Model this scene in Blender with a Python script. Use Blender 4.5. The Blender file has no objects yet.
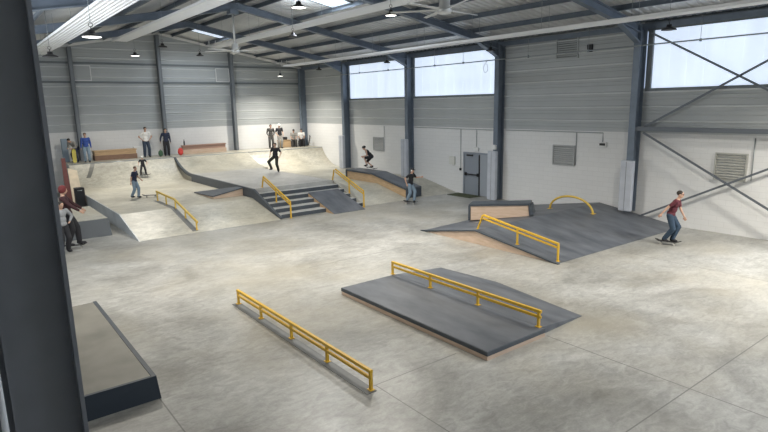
import bpy, bmesh, math, random
from mathutils import Vector, Matrix
random.seed(7)
C = bpy.context.scene.collection
R = math.radians
# ------------------------------------------------------------------ camera
F_PX, YAW, PITCH, ROLL = 560.0, R(37.42), R(11.28), R(-1.107)
cy, sy, cp, sp = math.cos(YAW), math.sin(YAW), math.cos(PITCH), math.sin(PITCH)
rt = Vector((cy, -sy, 0)); fw = Vector((sy*cp, cy*cp, -sp)); up = rt.cross(fw)
r2 = math.cos(ROLL)*rt + math.sin(ROLL)*up
u2 = -math.sin(ROLL)*rt + math.cos(ROLL)*up
cd = bpy.data.cameras.new('camera'); cam = bpy.data.objects.new('camera', cd); C.objects.link(cam)
m = Matrix.Identity(4)
for i in range(3):
    m[i][0] = r2[i]; m[i][1] = u2[i]; m[i][2] = -fw[i]
m[0][3], m[1][3], m[2][3] = 0, 0, 4.75
cam.matrix_world = m
cd.sensor_width = 36; cd.lens = F_PX*36/768; cd.clip_start = .05; cd.clip_end = 300
bpy.context.scene.camera = cam
# ------------------------------------------------------------------ world, light, exposure
sc = bpy.context.scene
sc.view_settings.view_transform = 'Standard'; sc.view_settings.look = 'None'
sc.view_settings.gamma = 1; sc.view_settings.exposure = -0.2
w = bpy.data.worlds.new('world'); sc.world = w; w.use_nodes = True
w.node_tree.nodes['Background'].inputs[0].default_value = (.6, .75, 1, 1)
w.node_tree.nodes['Background'].inputs[1].default_value = .8
PANE = (.71, .83, 1.02); PANE_E = 1.0        # daylight through the translucent panes
def area(name, loc, target, sx, sy_, power, col, spread=180):
    l = bpy.data.lights.new(name, 'AREA'); l.shape = 'RECTANGLE'; l.size = sx; l.size_y = sy_
    l.energy = power; l.color = col; l.spread = R(spread)
    o = bpy.data.objects.new(name, l); C.objects.link(o); o.location = loc
    o.rotation_euler = (Vector(target)-Vector(loc)).to_track_quat('-Z', 'Y').to_euler()
    return o
# daylight from the right windows out of view, plus added fills left and behind
area('fill_left', (-1.0, 24, 6.0), (12, 28, 2), 20, 1.8, 1000, (.90, .95, 1))  # added fill light; the left wall has no windows
area('daylight_right_band', (21.2, -1.5, 6.1), (10, 2, 0), 9, 2.0, 2000, (.70, .82, 1))
for yy in (21.1, 34.0): area('daylight_rooflight', (13.1, yy, 9.0), (13.1+.2, yy, 0), 1.7, 1.3, 360 if yy < 30 else 200, (.86, .93, 1), 160)
area('fill_behind_camera', (10, -8.7, 3.6), (10.5, 8, .5), 16, 6, 150, (.85, .92, 1))  # added fill light in front of the closed end wall
DOWN = (1, .945, .84)
LAMP_W = 430
# ------------------------------------------------------------------ materials
MATS = {}
def mat(name, col, rough=.6, metal=0., noise=0., scale=4., bump=0., bscale=40., emit=None, estr=1., col2=None, detail=4, stretch=None):
    if name in MATS: return MATS[name]
    m = bpy.data.materials.new(name); m.use_nodes = True; MATS[name] = m
    nt = m.node_tree; b = nt.nodes['Principled BSDF']
    c = tuple(col)+(1,)
    b.inputs['Base Color'].default_value = c
    b.inputs['Roughness'].default_value = rough; b.inputs['Metallic'].default_value = metal
    tc = nt.nodes.new('ShaderNodeTexCoord')
    src = tc.outputs['Object']
    if stretch:
        mp = nt.nodes.new('ShaderNodeMapping'); mp.inputs['Scale'].default_value = stretch
        nt.links.new(src, mp.inputs[0]); src = mp.outputs[0]
    if noise or col2:
        n = nt.nodes.new('ShaderNodeTexNoise'); n.inputs['Scale'].default_value = scale; n.inputs['Detail'].default_value = detail
        nt.links.new(src, n.inputs[0])
        r = nt.nodes.new('ShaderNodeValToRGB')
        if col2 is None:
            lo = tuple(x*(1-noise) for x in col); hi = tuple(min(1, x*(1+noise)) for x in col)
        else: lo, hi = col, col2
        r.color_ramp.elements[0].position = .32; r.color_ramp.elements[1].position = .68
        r.color_ramp.elements[0].color = lo+(1,) ; r.color_ramp.elements[1].color = hi+(1,)
        nt.links.new(n.outputs[0], r.inputs[0]); nt.links.new(r.outputs[0], b.inputs['Base Color'])
    if bump:
        n = nt.nodes.new('ShaderNodeTexNoise'); n.inputs['Scale'].default_value = bscale; n.inputs['Detail'].default_value = 3
        nt.links.new(src, n.inputs[0])
        bp = nt.nodes.new('ShaderNodeBump'); bp.inputs['Strength'].default_value = bump; bp.inputs['Distance'].default_value = .01
        nt.links.new(n.outputs[0], bp.inputs['Height']); nt.links.new(bp.outputs[0], b.inputs['Normal'])
    if emit:
        b.inputs['Emission Color'].default_value = tuple(emit)+(1,); b.inputs['Emission Strength'].default_value = estr
    return m

def concrete(name, dark, light, warm, joints=None, rough=.5):
    m = bpy.data.materials.new(name); m.use_nodes = True; MATS[name] = m
    nt = m.node_tree; N = nt.nodes; L = nt.links; b = N['Principled BSDF']
    g = N.new('ShaderNodeNewGeometry'); P = g.outputs['Position']
    def noise(s, det, st=None, dist=0.):
        src = P
        if st:
            mp = N.new('ShaderNodeMapping'); mp.inputs['Scale'].default_value = st; mp.inputs['Rotation'].default_value = (0, 0, .5)
            L.new(P, mp.inputs[0]); src = mp.outputs[0]
        n = N.new('ShaderNodeTexNoise'); n.inputs['Scale'].default_value = s; n.inputs['Detail'].default_value = det
        n.inputs['Roughness'].default_value = .62; n.inputs['Distortion'].default_value = dist
        L.new(src, n.inputs[0]); return n.outputs[0]
    def ramp(x, a, ca, bb, cb):
        r = N.new('ShaderNodeValToRGB'); e = r.color_ramp.elements
        e[0].position = a; e[0].color = ca+(1,); e[1].position = bb; e[1].color = cb+(1,)
        L.new(x, r.inputs[0]); return r.outputs[0]
    def mix(f, a, bb, mode='MIX'):
        k = N.new('ShaderNodeMix'); k.data_type = 'RGBA'; k.blend_type = mode
        if isinstance(f, float): k.inputs[0].default_value = f
        else: L.new(f, k.inputs[0])
        L.new(a, k.inputs[6]); L.new(bb, k.inputs[7]); return k.outputs[2]
    base = ramp(noise(.38, 6, None, .6), .33, dark, .66, light)
    fine = ramp(noise(2.6, 8, (1, 2.0, 1), 1.2), .3, (.56, .56, .56), .68, (1, 1, 1))
    col = mix(.8, base, fine, 'MULTIPLY')
    vfine = ramp(noise(7.5, 6, (1, 1.6, 1), .8), .34, (.82, .82, .82), .66, (1.0, 1.0, 1.0))
    col = mix(.8, col, vfine, 'MULTIPLY')
    gain = N.new('ShaderNodeRGB'); gain.outputs[0].default_value = (1.32, 1.32, 1.32, 1); col = mix(1.0, col, gain.outputs[0], 'MULTIPLY')
    wm = ramp(noise(.22, 3), .45, (0, 0, 0), .75, (1, 1, 1))
    k = N.new('ShaderNodeRGB'); k.outputs[0].default_value = warm+(1,)
    col = mix(wm, col, mix(.6, col, k.outputs[0]))
    sp_ = ramp(noise(26, 2), .35, (.86, .86, .86), .6, (1, 1, 1))
    col = mix(.7, col, sp_, 'MULTIPLY')
    if joints:
        sx = N.new('ShaderNodeSeparateXYZ'); L.new(P, sx.inputs[0])
        acc = None
        def cmp(o, v, wd):
            s = N.new('ShaderNodeMath'); s.operation = 'SUBTRACT'; L.new(o, s.inputs[0]); s.inputs[1].default_value = v
            a = N.new('ShaderNodeMath'); a.operation = 'ABSOLUTE'; L.new(s.outputs[0], a.inputs[0])
            c = N.new('ShaderNodeMath'); c.operation = 'LESS_THAN'; L.new(a.outputs[0], c.inputs[0]); c.inputs[1].default_value = wd
            return c.outputs[0]
        def rng(o, lo, hi):
            return cmp(o, (lo+hi)/2, (hi-lo)/2)
        for ax, v, lo, hi in joints:
            a = cmp(sx.outputs[ax], v, .011); r_ = rng(sx.outputs[1-ax], lo, hi)
            mm = N.new('ShaderNodeMath'); mm.operation = 'MULTIPLY'; L.new(a, mm.inputs[0]); L.new(r_, mm.inputs[1])
            if acc is None: acc = mm.outputs[0]
            else:
                mx = N.new('ShaderNodeMath'); mx.operation = 'MAXIMUM'; L.new(acc, mx.inputs[0]); L.new(mm.outputs[0], mx.inputs[1]); acc = mx.outputs[0]
        dk = N.new('ShaderNodeRGB'); dk.outputs[0].default_value = (.09, .09, .085, 1)
        f = N.new('ShaderNodeMath'); f.operation = 'MULTIPLY'; L.new(acc, f.inputs[0]); f.inputs[1].default_value = .75
        col = mix(f.outputs[0], col, dk.outputs[0])
    L.new(col, b.inputs['Base Color'])
    rr = N.new('ShaderNodeMapRange'); L.new(noise(1.1, 4), rr.inputs[0]); rr.inputs[3].default_value = rough-.12; rr.inputs[4].default_value = rough+.15
    L.new(rr.outputs[0], b.inputs['Roughness'])
    bp = N.new('ShaderNodeBump'); bp.inputs['Strength'].default_value = .08; bp.inputs['Distance'].default_value = .02
    L.new(noise(9, 4), bp.inputs['Height']); L.new(bp.outputs[0], b.inputs['Normal'])
    return m

JOINTS = [(0, 2.2, -8, 9.2), (0, 5.25, -8, 7.2), (0, 9.22, -8, 6.6), (0, 16.5, -8, 10), (1, 3.75, -2, 21.4), (1, 7.2, 5.1, 7.2), (1, 21.2, 0, 21.4), (1, 14.2, 8, 12.5)]
m_floor = concrete('polished_concrete', (.20, .197, .18), (.385, .383, .365), (.36, .325, .25), JOINTS, .34)
m_ramp = concrete('ramp_concrete', (.30, .288, .243), (.52, .50, .43), (.50, .45, .335), None, .40)
m_box = mat('ledge_top_concrete', (.15, .145, .125), .6, 0, .0, 1.2, .1, 20, col2=(.235, .225, .195))
m_steel = mat('blue_grey_steel', (.165, .20, .248), .42, .2, .1, 3)
m_steel_near = mat('dark_grey_steel', (.21, .215, .225), .5, .1, .08, 2)
m_purlin = mat('galvanised_purlin', (.11, .135, .165), .5, .2, .1, 2)
m_deck = mat('roof_deck_sheet', (.62, .63, .63), .36, .25, .06, 1)
m_clad = mat('grey_wall_cladding', (.42, .44, .445), .5, .15, .05, .6)
m_rib = mat('cladding_rib', (.55, .57, .57), .45, .15, .05, .6)
m_flash = mat('grey_flashing', (.17, .19, .20), .5, .15)
m_white_beam = mat('white_flashing', (.55, .55, .54), .5)
m_panel = mat('white_radiant_panel', (.84, .85, .86), .5)
m_slate = mat('slate_riding_surface', (.062, .070, .084), .46, 0, 0, 2.6, .06, 30, col2=(.125, .135, .152), detail=7, stretch=(1, .35, 1))
m_slate_dark = mat('dark_slate_edge', (.055, .066, .08), .5, 0, .1)
m_ply = mat('birch_plywood_side', (.50, .37, .27), .6, 0, 0, 2.5, .05, col2=(.60, .46, .36), stretch=(1, 1, 5))
m_ply_dark = mat('brown_plywood', (.20, .12, .08), .6, 0, .15, 3, stretch=(1, 1, 5))
m_ply_tan = mat('tan_plywood', (.48, .33, .19), .6, 0, .12, 3, stretch=(1, 1, 5))
m_yellow = mat('yellow_paint', (.66, .40, .03), .4, 0, .06, 6)
m_yellow_dull = mat('dull_yellow_paint', (.62, .42, .07), .4, 0, .1, 6)
m_galv = mat('grey_metal_side', (.40, .43, .45), .4, .1, .12, 1.5)
m_pad = mat('grey_padding', (.48, .505, .56), .6, 0, .06, 3, .1, 8)
m_doorm = mat('grey_door_paint', (.27, .30, .345), .45, .1)
m_black = mat('black_plastic', (.018, .018, .02), .45)
m_rubber = mat('dark_mat', (.06, .07, .035), .9, 0, .3, 14)
m_louvre = mat('beige_grey_louvre', (.40, .40, .37), .5, .1)
m_lampin = mat('lamp_glow', (.9, .9, .9), .5, emit=(1, .97, .9), estr=4)
m_lampoff = mat('lamp_diffuser', (.08, .08, .085), .5)
m_white = mat('white_plastic', (.75, .75, .74), .5)
m_fan = mat('fan_aluminium', (.62, .63, .62), .4, .3)
m_pipe = mat('grey_pipe', (.30, .33, .34), .4, .4)
m_brace = mat('dark_brace_steel', (.13, .145, .165), .45, .3)

def panemat():
    m = bpy.data.materials.new('translucent_pane'); m.use_nodes = True
    nt = m.node_tree; N = nt.nodes; L = nt.links; b = N['Principled BSDF']
    b.inputs['Base Color'].default_value = (.6, .65, .7, 1); b.inputs['Roughness'].default_value = .3
    g = N.new('ShaderNodeNewGeometry'); mp = N.new('ShaderNodeMapping'); mp.inputs['Scale'].default_value = (1, 1.6, .25)
    L.new(g.outputs['Position'], mp.inputs[0])
    n = N.new('ShaderNodeTexNoise'); n.inputs['Scale'].default_value = 1.; n.inputs['Detail'].default_value = 2; L.new(mp.outputs[0], n.inputs[0])
    r = N.new('ShaderNodeValToRGB'); r.color_ramp.elements[0].position = .35; r.color_ramp.elements[1].position = .65
    r.color_ramp.elements[0].color = tuple(x*.9 for x in PANE)+(1,); r.color_ramp.elements[1].color = tuple(x*1.04 for x in PANE)+(1,)
    L.new(n.outputs[0], r.inputs[0]); L.new(r.outputs[0], b.inputs['Emission Color']); b.inputs['Emission Strength'].default_value = PANE_E
    return m
m_pane = panemat()
def blockwall():
    m = bpy.data.materials.new('white_painted_blockwork'); m.use_nodes = True
    nt = m.node_tree; N = nt.nodes; L = nt.links; b = N['Principled BSDF']; b.inputs['Roughness'].default_value = .65
    g = N.new('ShaderNodeNewGeometry'); s = N.new('ShaderNodeSeparateXYZ'); L.new(g.outputs['Position'], s.inputs[0])
    a = N.new('ShaderNodeMath'); a.operation = 'ADD'; L.new(s.outputs[0], a.inputs[0]); L.new(s.outputs[1], a.inputs[1])
    c = N.new('ShaderNodeCombineXYZ'); L.new(a.outputs[0], c.inputs[0]); L.new(s.outputs[2], c.inputs[1])
    t = N.new('ShaderNodeTexBrick'); t.inputs['Scale'].default_value = 1; t.inputs['Brick Width'].default_value = .5; t.inputs['Row Height'].default_value = .2
    t.inputs['Mortar Size'].default_value = .006; t.inputs['Color1'].default_value = (.71, .71, .705, 1); t.inputs['Color2'].default_value = (.73, .73, .725, 1)
    t.inputs['Mortar'].default_value = (.64, .64, .635, 1); L.new(c.outputs[0], t.inputs[0]); L.new(t.outputs[0], b.inputs['Base Color'])
    bp = N.new('ShaderNodeBump'); bp.inputs['Strength'].default_value = .25; bp.inputs['Distance'].default_value = .008; bp.invert = True
    L.new(t.outputs[1], bp.inputs['Height']); L.new(bp.outputs[0], b.inputs['Normal'])
    return m
m_block = blockwall()

# ------------------------------------------------------------------ mesh helpers
class MB:
    def __init__(s): s.bm = bmesh.new()
    def box(s, x0, x1, y0, y1, z0, z1, mi=0):
        v = [s.bm.verts.new(p) for p in ((x0,y0,z0),(x1,y0,z0),(x1,y1,z0),(x0,y1,z0),(x0,y0,z1),(x1,y0,z1),(x1,y1,z1),(x0,y1,z1))]
        for q in ((3,2,1,0),(4,5,6,7),(0,1,5,4),(1,2,6,5),(2,3,7,6),(3,0,4,7)):
            f = s.bm.faces.new([v[i] for i in q]); f.material_index = mi
        return s
    def bar(s, a, b, wd, hg, upv=(0,0,1), mi=0):
        a = Vector(a); b = Vector(b); d = (b-a).normalized(); x = d.cross(Vector(upv))
        if x.length < 1e-4: x = Vector((1,0,0))
        x.normalize(); z = x.cross(d)
        v = [s.bm.verts.new(p+x*i*wd/2+z*j*hg/2) for p in (a, b) for i, j in ((-1,-1),(1,-1),(1,1),(-1,1))]
        for q in ((3,2,1,0),(4,5,6,7),(0,1,5,4),(1,2,6,5),(2,3,7,6),(3,0,4,7)):
            f = s.bm.faces.new([v[i] for i in q]); f.material_index = mi
        return s
    def tube(s, pts, r, n=8, smooth=True):
        pts = [Vector(p) for p in pts]; rs = r if isinstance(r, (list, tuple)) else [r]*len(pts)
        rings = []; ref = None
        for i, p in enumerate(pts):
            d = (pts[min(i+1, len(pts)-1)]-pts[max(i-1, 0)]).normalized()
            if ref is None: ref = d.orthogonal().normalized()
            x = (ref-d*ref.dot(d)).normalized(); ref = x; y = d.cross(x)
            rings.append([s.bm.verts.new(p+(x*math.cos(2*math.pi*k/n)+y*math.sin(2*math.pi*k/n))*rs[i]) for k in range(n)])
        for a, b in zip(rings, rings[1:]):
            for k in range(n):
                f = s.bm.faces.new((a[k], a[(k+1)%n], b[(k+1)%n], b[k])); f.smooth = smooth
        s.bm.faces.new(rings[0][::-1]); s.bm.faces.new(rings[-1]); return s
    def lathe(s, c, prof, n=16, cap=True):
        c = Vector(c); rings = []
        for r, z in prof: rings.append([s.bm.verts.new(c+Vector((r*math.cos(2*math.pi*k/n), r*math.sin(2*math.pi*k/n), z))) for k in range(n)])
        for a, b in zip(rings, rings[1:]):
            for k in range(n):
                f = s.bm.faces.new((a[k], a[(k+1)%n], b[(k+1)%n], b[k])); f.smooth = True
        if cap: s.bm.faces.new(rings[0][::-1]); s.bm.faces.new(rings[-1])
        return s
    def prism(s, poly, ax, lo, hi, mi=0):
        # poly: 2-D outline; ax: axis it is extruded along (0 -> (y,z); 1 -> (x,z); 2 -> (x,y))
        def P(u, v, t): return (t,u,v) if ax == 0 else ((u,t,v) if ax == 1 else (u,v,t))
        a = [s.bm.verts.new(P(u,v,lo)) for u, v in poly]; b = [s.bm.verts.new(P(u,v,hi)) for u, v in poly]
        n = len(poly); fs = [s.bm.faces.new(a[::-1]), s.bm.faces.new(b)]
        for i in range(n): fs.append(s.bm.faces.new((a[i], a[(i+1)%n], b[(i+1)%n], b[i])))
        for f in fs: f.material_index = mi
        return s
    def hull(s, bottom, top):
        a = [s.bm.verts.new(p) for p in bottom]; b = [s.bm.verts.new(p) for p in top]; n = len(a)
        s.bm.faces.new(a[::-1]); s.bm.faces.new(b)
        for i in range(n): s.bm.faces.new((a[i], a[(i+1)%n], b[(i+1)%n], b[i]))
        return s
    def ball(s, c, r, rot=None, seg=14, ring=10):
        r = r if isinstance(r, (tuple, list)) else (r, r, r)
        M_ = Matrix.Translation(Vector(c)) @ (rot.to_4x4() if rot else Matrix.Identity(4)) @ Matrix.Diagonal((*r, 1))
        g = bmesh.ops.create_uvsphere(s.bm, u_segments=seg, v_segments=ring, radius=1, matrix=M_)
        for v in g['verts']:
            for f in v.link_faces: f.smooth = True
        return s
    def build(s, name, mats, parent=None, bevel=0, fix=True):
        if fix: bmesh.ops.recalc_face_normals(s.bm, faces=s.bm.faces)
        me = bpy.data.meshes.new(name)
        if parent is not None: o0 = world_of(parent)
        else:
            xs = [v.co for v in s.bm.verts]
            o0 = Vector(((min(v.x for v in xs)+max(v.x for v in xs))/2, (min(v.y for v in xs)+max(v.y for v in xs))/2, min(v.z for v in xs)))
        for v in s.bm.verts: v.co -= o0
        s.bm.to_mesh(me); s.bm.free()
        for mm in (mats if isinstance(mats, (list, tuple)) else [mats]): me.materials.append(mm)
        o = bpy.data.objects.new(name, me); C.objects.link(o)
        if parent is not None: o.parent = parent
        else: o.location = o0
        if bevel:
            b = o.modifiers.new('bevel', 'BEVEL'); b.width = bevel; b.segments = 2; b.limit_method = 'ANGLE'
        return o
def world_of(o):
    p = Vector((0,0,0))
    while o is not None: p = p + o.location; o = o.parent
    return p
def tag(o, label=None, cat=None, group=None, kind=None):
    if label: o['label'] = label
    if cat: o['category'] = cat
    if group: o['group'] = group
    if kind: o['kind'] = kind
    return o
def thing(name, loc, label, cat, group=None):
    o = bpy.data.objects.new(name, None); C.objects.link(o); o.location = loc; o.empty_display_size = .1
    return tag(o, label, cat, group)
def struct(o): o['kind'] = 'structure'; return o
def dup(o, parent=None):
    c = o.copy(); C.objects.link(c)
    if parent is not None: c.parent = parent
    for ch in list(o.children): dup(ch, c)
    return c

# ------------------------------------------------------------------ the hall
XR, YB, XL, YF, RIDGE = 21.4, 37.7, -1.4, -9.0, 11.08
def zr(x): return 9.56-.188*abs(x-RIDGE)
struct(MB().box(XL, XR, YF, YB, -.3, 0).build('floor', m_floor))
def cladding(bm, a, b, z0, z1, nrm):
    """horizontal ribbed cladding from plan point a to b between two heights; nrm points into the hall"""
    a = Vector(a); b = Vector(b); n = Vector(nrm); z = z0; prof = []
    while z < z1-.02:
        for dz, dd, mi in ((0, 0, 0), (.12, 0, 0), (.135, .010, 0), (.155, .010, 0), (.17, 0, 0), (.26, 0, 0), (.275, .010, 0), (.295, .010, 0), (.31, 0, 0), (.40, 0, 0), (.42, .03, 1), (.47, .03, 1), (.49, 0, 0)):
            if z+dz < z1: prof.append((z+dz, dd, mi))
        z += .55
    prof.append((z1, 0, 0))
    vs = [[bm.verts.new(Vector((p.x, p.y, zz))+n*dd) for p in (a, b)] for zz, dd, mi in prof]
    for i in range(len(vs)-1):
        f = bm.faces.new((vs[i][0], vs[i][1], vs[i+1][1], vs[i+1][0])); f.material_index = 1 if (prof[i][2] or prof[i+1][2]) and prof[i+1][2] else 0
ZW, ZS, ZT = 3.48, 5.16, 7.27          # top of the blockwork, window sill, window head
COLY = [37.35, 31.65, 25.08, 18.37, 11.5, 4.8, -2.0]
# right wall
mb = MB(); mb.box(XR, XR+.25, YF, YB, 0, ZW, 2)
n_ = Vector((-1, 0, 0))
cladding(mb.bm, (XR, YF, 0), (XR, YB, 0), ZW, ZS, n_)
for y0, y1 in ((31.65, YB), (11.5, 18.37)): cladding(mb.bm, (XR, y0, 0), (XR, y1, 0), ZS, 8.0, n_)
mb.box(XR+.1, XR+.25, YF, YB, ZW, ZS, 0)
mb.box(XR+.02, XR+.25, YF, YB, ZT, 8.0, 0)
for y0, y1 in ((31.65, YB), (11.5, 18.37)): mb.box(XR+.1, XR+.25, y0, y1, ZS, 8, 0)
for y0, y1 in ((18.37, 31.65), (YF, 11.5)): mb.box(XR-.01, XR+.12, y0, y1, ZT, ZT+.5, 3)
struct(mb.build('wall_right', [m_clad, m_rib, m_block, m_flash]))
# back wall
mb = MB(); mb.box(XL, XR+.25, YB, YB+.25, 0, ZW, 2)
cladding(mb.bm, (XL, YB, 0), (XR, YB, 0), ZW, 9.75, Vector((0, -1, 0)))
mb.box(XL, XR+.25, YB+.1, YB+.25, ZW, 9.75, 0)
struct(mb.build('wall_back', [m_clad, m_rib, m_block]))
mb = MB(); mb.box(XL-.25, XL, YF, YB, 0, 8.0, 0); struct(mb.build('wall_left', [m_clad]))
mb = MB(); mb.box(XL, XR, YF-.25, YF, 0, 9.75, 0); struct(mb.build('wall_front', [m_clad]))
# back wall trims: two flashing bands and the pale verge along the roof line
struct(MB().box(XL, XR, YB-.07, YB-.001, 7.40, 7.52).build('trim_1', m_flash))
struct(MB().box(XL, XR, YB-.07, YB-.001, 6.30, 6.42).build('trim_2', m_flash))
mb = MB()
for s in (-1, 1):
    xe = XR if s > 0 else XL
    mb.bar((RIDGE, YB-.25, zr(RIDGE)-.2), (xe, YB-.25, zr(xe)-.2), .12, .13)
struct(mb.build('trim_3', m_white))
# trapezoidal roof deck
mb = MB(); ys = []; y = YF
while y < YB:
    ys += [(y, 0), (y+.16, 0), (y+.19, .05), (y+.29, .05)]; y += .33
rows = []
for yy, dz in ys: rows.append([mb.bm.verts.new((x, yy, zr(x)+dz)) for x in (XL, RIDGE, XR+.2)])
for a, b in zip(rows, rows[1:]):
    for i in range(2): mb.bm.faces.new((a[i], a[i+1], b[i+1], b[i]))
mb.prism([(XL-.2, zr(XL)+.08), (RIDGE, zr(RIDGE)+.08), (XR+.4, zr(XR)+.08), (XR+.4, zr(XR)+.3), (RIDGE, zr(RIDGE)+.3), (XL-.2, zr(XL)+.3)], 1, YF, YB+.25)
struct(mb.build('ceiling', m_deck))
# windows of the right wall
wn = 0
for y0, y1 in ((25.28, 31.45), (18.57, 24.88), (5.0, 11.12), (-1.8, 4.6)):
    wn += 1
    mb = MB()
    mb.box(XR-.03, XR+.12, y0-.2, y1+.2, ZS-.13, ZS); mb.box(XR-.03, XR+.12, y0-.2, y1+.2, ZT, ZT+.08)
    mb.box(XR-.03, XR+.12, y0-.2, y0, ZS, ZT); mb.box(XR-.03, XR+.12, y1, y1+.2, ZS, ZT)
    fr = struct(mb.build('window_%d' % wn, m_flash))
    mb = MB(); k = int((y1-y0)/.6); st = (y1-y0)/k
    for i in range(k): mb.box(XR+.05, XR+.09, y0+i*st+.01, y0+(i+1)*st-.01, ZS, ZT)
    for i in range(1, k): mb.box(XR+.045, XR+.095, y0+i*st-.01, y0+i*st+.01, ZS, ZT)
    o = mb.build('pane', m_pane, fr); o['label'] = 'milky translucent glazing'

# ------------------------------------------------------------------ steel frame
ORD = ['in the far right corner', 'second from the far right corner', 'third from the far right corner', 'beside the grey door', 'between the grey ramp and the cross braces', 'right of the picture edge', 'behind the viewer']
def icol(mb, x0, x1, y, z0, z1, wd=.26, tf=.03):
    mb.box(x0, x0+tf, y-wd/2, y+wd/2, z0, z1); mb.box(x1-tf, x1, y-wd/2, y+wd/2, z0, z1)
    mb.box(x0+tf, x1-tf, y-.012, y+.012, z0, z1)
TB = lambda x, y: 0.0
for i, y in enumerate(COLY):
    zb = 1.8 if i == 0 else (.56 if i in (1, 2) else .02)
    if i == 4: zb = .37
    mb = MB(); icol(mb, 20.93, 21.385, y, zb, 7.42)
    o = tag(mb.build('steel_column', m_steel), 'blue-grey steel I-column on the right wall, '+ORD[i], 'column', 'columns of the right wall')
for i, y in enumerate(COLY[3:6]):
    y_ = y if i < 2 else 4.8
    mb = MB(); icol(mb, -.12, .57, y, .0, 7.0, .24)
    mb.box(.10, .12, y-.115, y+.115, 0, 7)
    o = mb.build('steel_column', m_steel_near if i == 2 else m_steel)
    tag(o, 'dark steel column filling the left edge of the picture, right in front of the viewer' if i == 2 else 'steel column of the left wall hidden behind the near column', 'column')
tag(MB().tube([(.04, 4.6, 0), (.04, 4.6, 3.6)], .022).build('downpipe', m_white), 'thin white pipe rising beside the big dark near column', 'pipe')
# columns of the back wall
for x, lab in ((6.1, 'behind the boy in the blue football shirt'), (11.05, 'behind the person in navy'), (15.8, 'right of the long right-hand bench')):
    mb = MB(); mb.box(x-.1, x+.1, 37.25, 37.28, 1.8, zr(x)-.3); mb.box(x-.1, x+.1, 37.6, 37.63, 1.8, zr(x)-.3); mb.box(x-.012, x+.012, 37.28, 37.6, 1.8, zr(x)-.3)
    tag(mb.build('steel_column', mat('grey_gable_steel', (.17, .185, .20), .45, .2)), 'slim blue-grey steel column on the back wall, '+lab, 'column', 'columns of the back wall')
# rafters with haunches
RN = ['against the back wall', 'over the far half pipe', 'ending above the second far window column', 'ending at the column beside the door', 'ending at the column by the cross braces', 'nearest in view', 'behind the viewer']
for i, y in enumerate(COLY):
    D = .29
    if i == 0: continue
    mb = MB()
    for s in (-1, 1):
        xe = 20.93 if s > 0 else .57
        a = lambda x, d: Vector((x, y, zr(x)-.2-d))
        mb.bar(a(RIDGE, .015), a(xe, .015), .24, .03); mb.bar(a(RIDGE, D), a(xe, D), .24, .03)
        mb.bar(a(RIDGE, D/2), a(xe, D/2), .016, D)
        xh = xe - s*1.35
        mb.bar(a(xe, .66), a(xh, D+.02), .24, .03)
        mb.prism([(xe, zr(xe)-.2-.66), (xe, zr(xe)-.2-D), (xh, zr(xh)-.2-D)], 1, y-.008, y+.008)
    tag(mb.build('roof_rafter', m_steel), 'blue-grey steel I-beam rafter spanning the hall, '+RN[i], 'rafter', 'roof rafters')
# purlins
px = [11.08+s*d for s in (-1, 1) for d in (.25, .95, 3.08, 4.9, 6.6, 8.2, 9.6)]
px = sorted(px)
NTH = ['first', 'second', 'third', 'fourth', 'fifth', 'sixth', 'seventh', 'eighth']
for k, x in enumerate(px):
    if x < -.5: continue
    side = 'right' if x > RIDGE else 'left'; nth = sorted(abs(q-RIDGE) for q in px if (q > RIDGE) == (x > RIDGE)).index(abs(x-RIDGE))
    z = zr(x)
    mb = MB(); mb.box(x-.012, x+.012, YF, YB, z-.20, z-.005); mb.box(x-.075, x, YF, YB, z-.205, z-.19); mb.box(x, x+.075, YF, YB, z-.02, z-.007)
    tag(mb.build('roof_purlin', m_purlin), 'long dark purlin under the roof deck, %s to the %s of the ridge' % (NTH[nth], side), 'purlin', 'roof purlins')
mb = MB(); mb.box(21.2, 21.385, YF, YB, 7.5, 7.52); mb.box(21.2, 21.215, YF, YB, 7.32, 7.5); mb.box(21.02, 21.38, YF, YB, 7.02, 7.045) if False else None
tag(mb.build('eave_beam', m_steel), 'dark eaves beam running above the windows of the right wall', 'beam')
mb = MB(); mb.box(21.0, 21.2, 4.9, 11.4, 3.56, 3.72)
tag(mb.build('wall_strut', m_brace), 'horizontal steel strut above the blockwork in the cross-braced bay', 'strut')
for lab, a, b in (('upper brace falling to the right across the window', (11.1, 7.18), (4.85, 3.75)), ('upper brace rising to the right across the window', (11.1, 3.72), (4.85, 7.2)),
                  ('lower brace falling to the right over the white wall', (11.1, 3.5), (4.85, .12)), ('lower brace rising to the right behind the man in maroon', (11.1, .22), (4.85, 3.45))):
    xb = 21.06 if 'falling' in lab else 21.14
    tag(MB().bar((xb, a[0], a[1]), (xb, b[0], b[1]), .05, .07).build('cross_brace', m_brace), 'dark steel '+lab, 'brace', 'wall cross braces')

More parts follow.
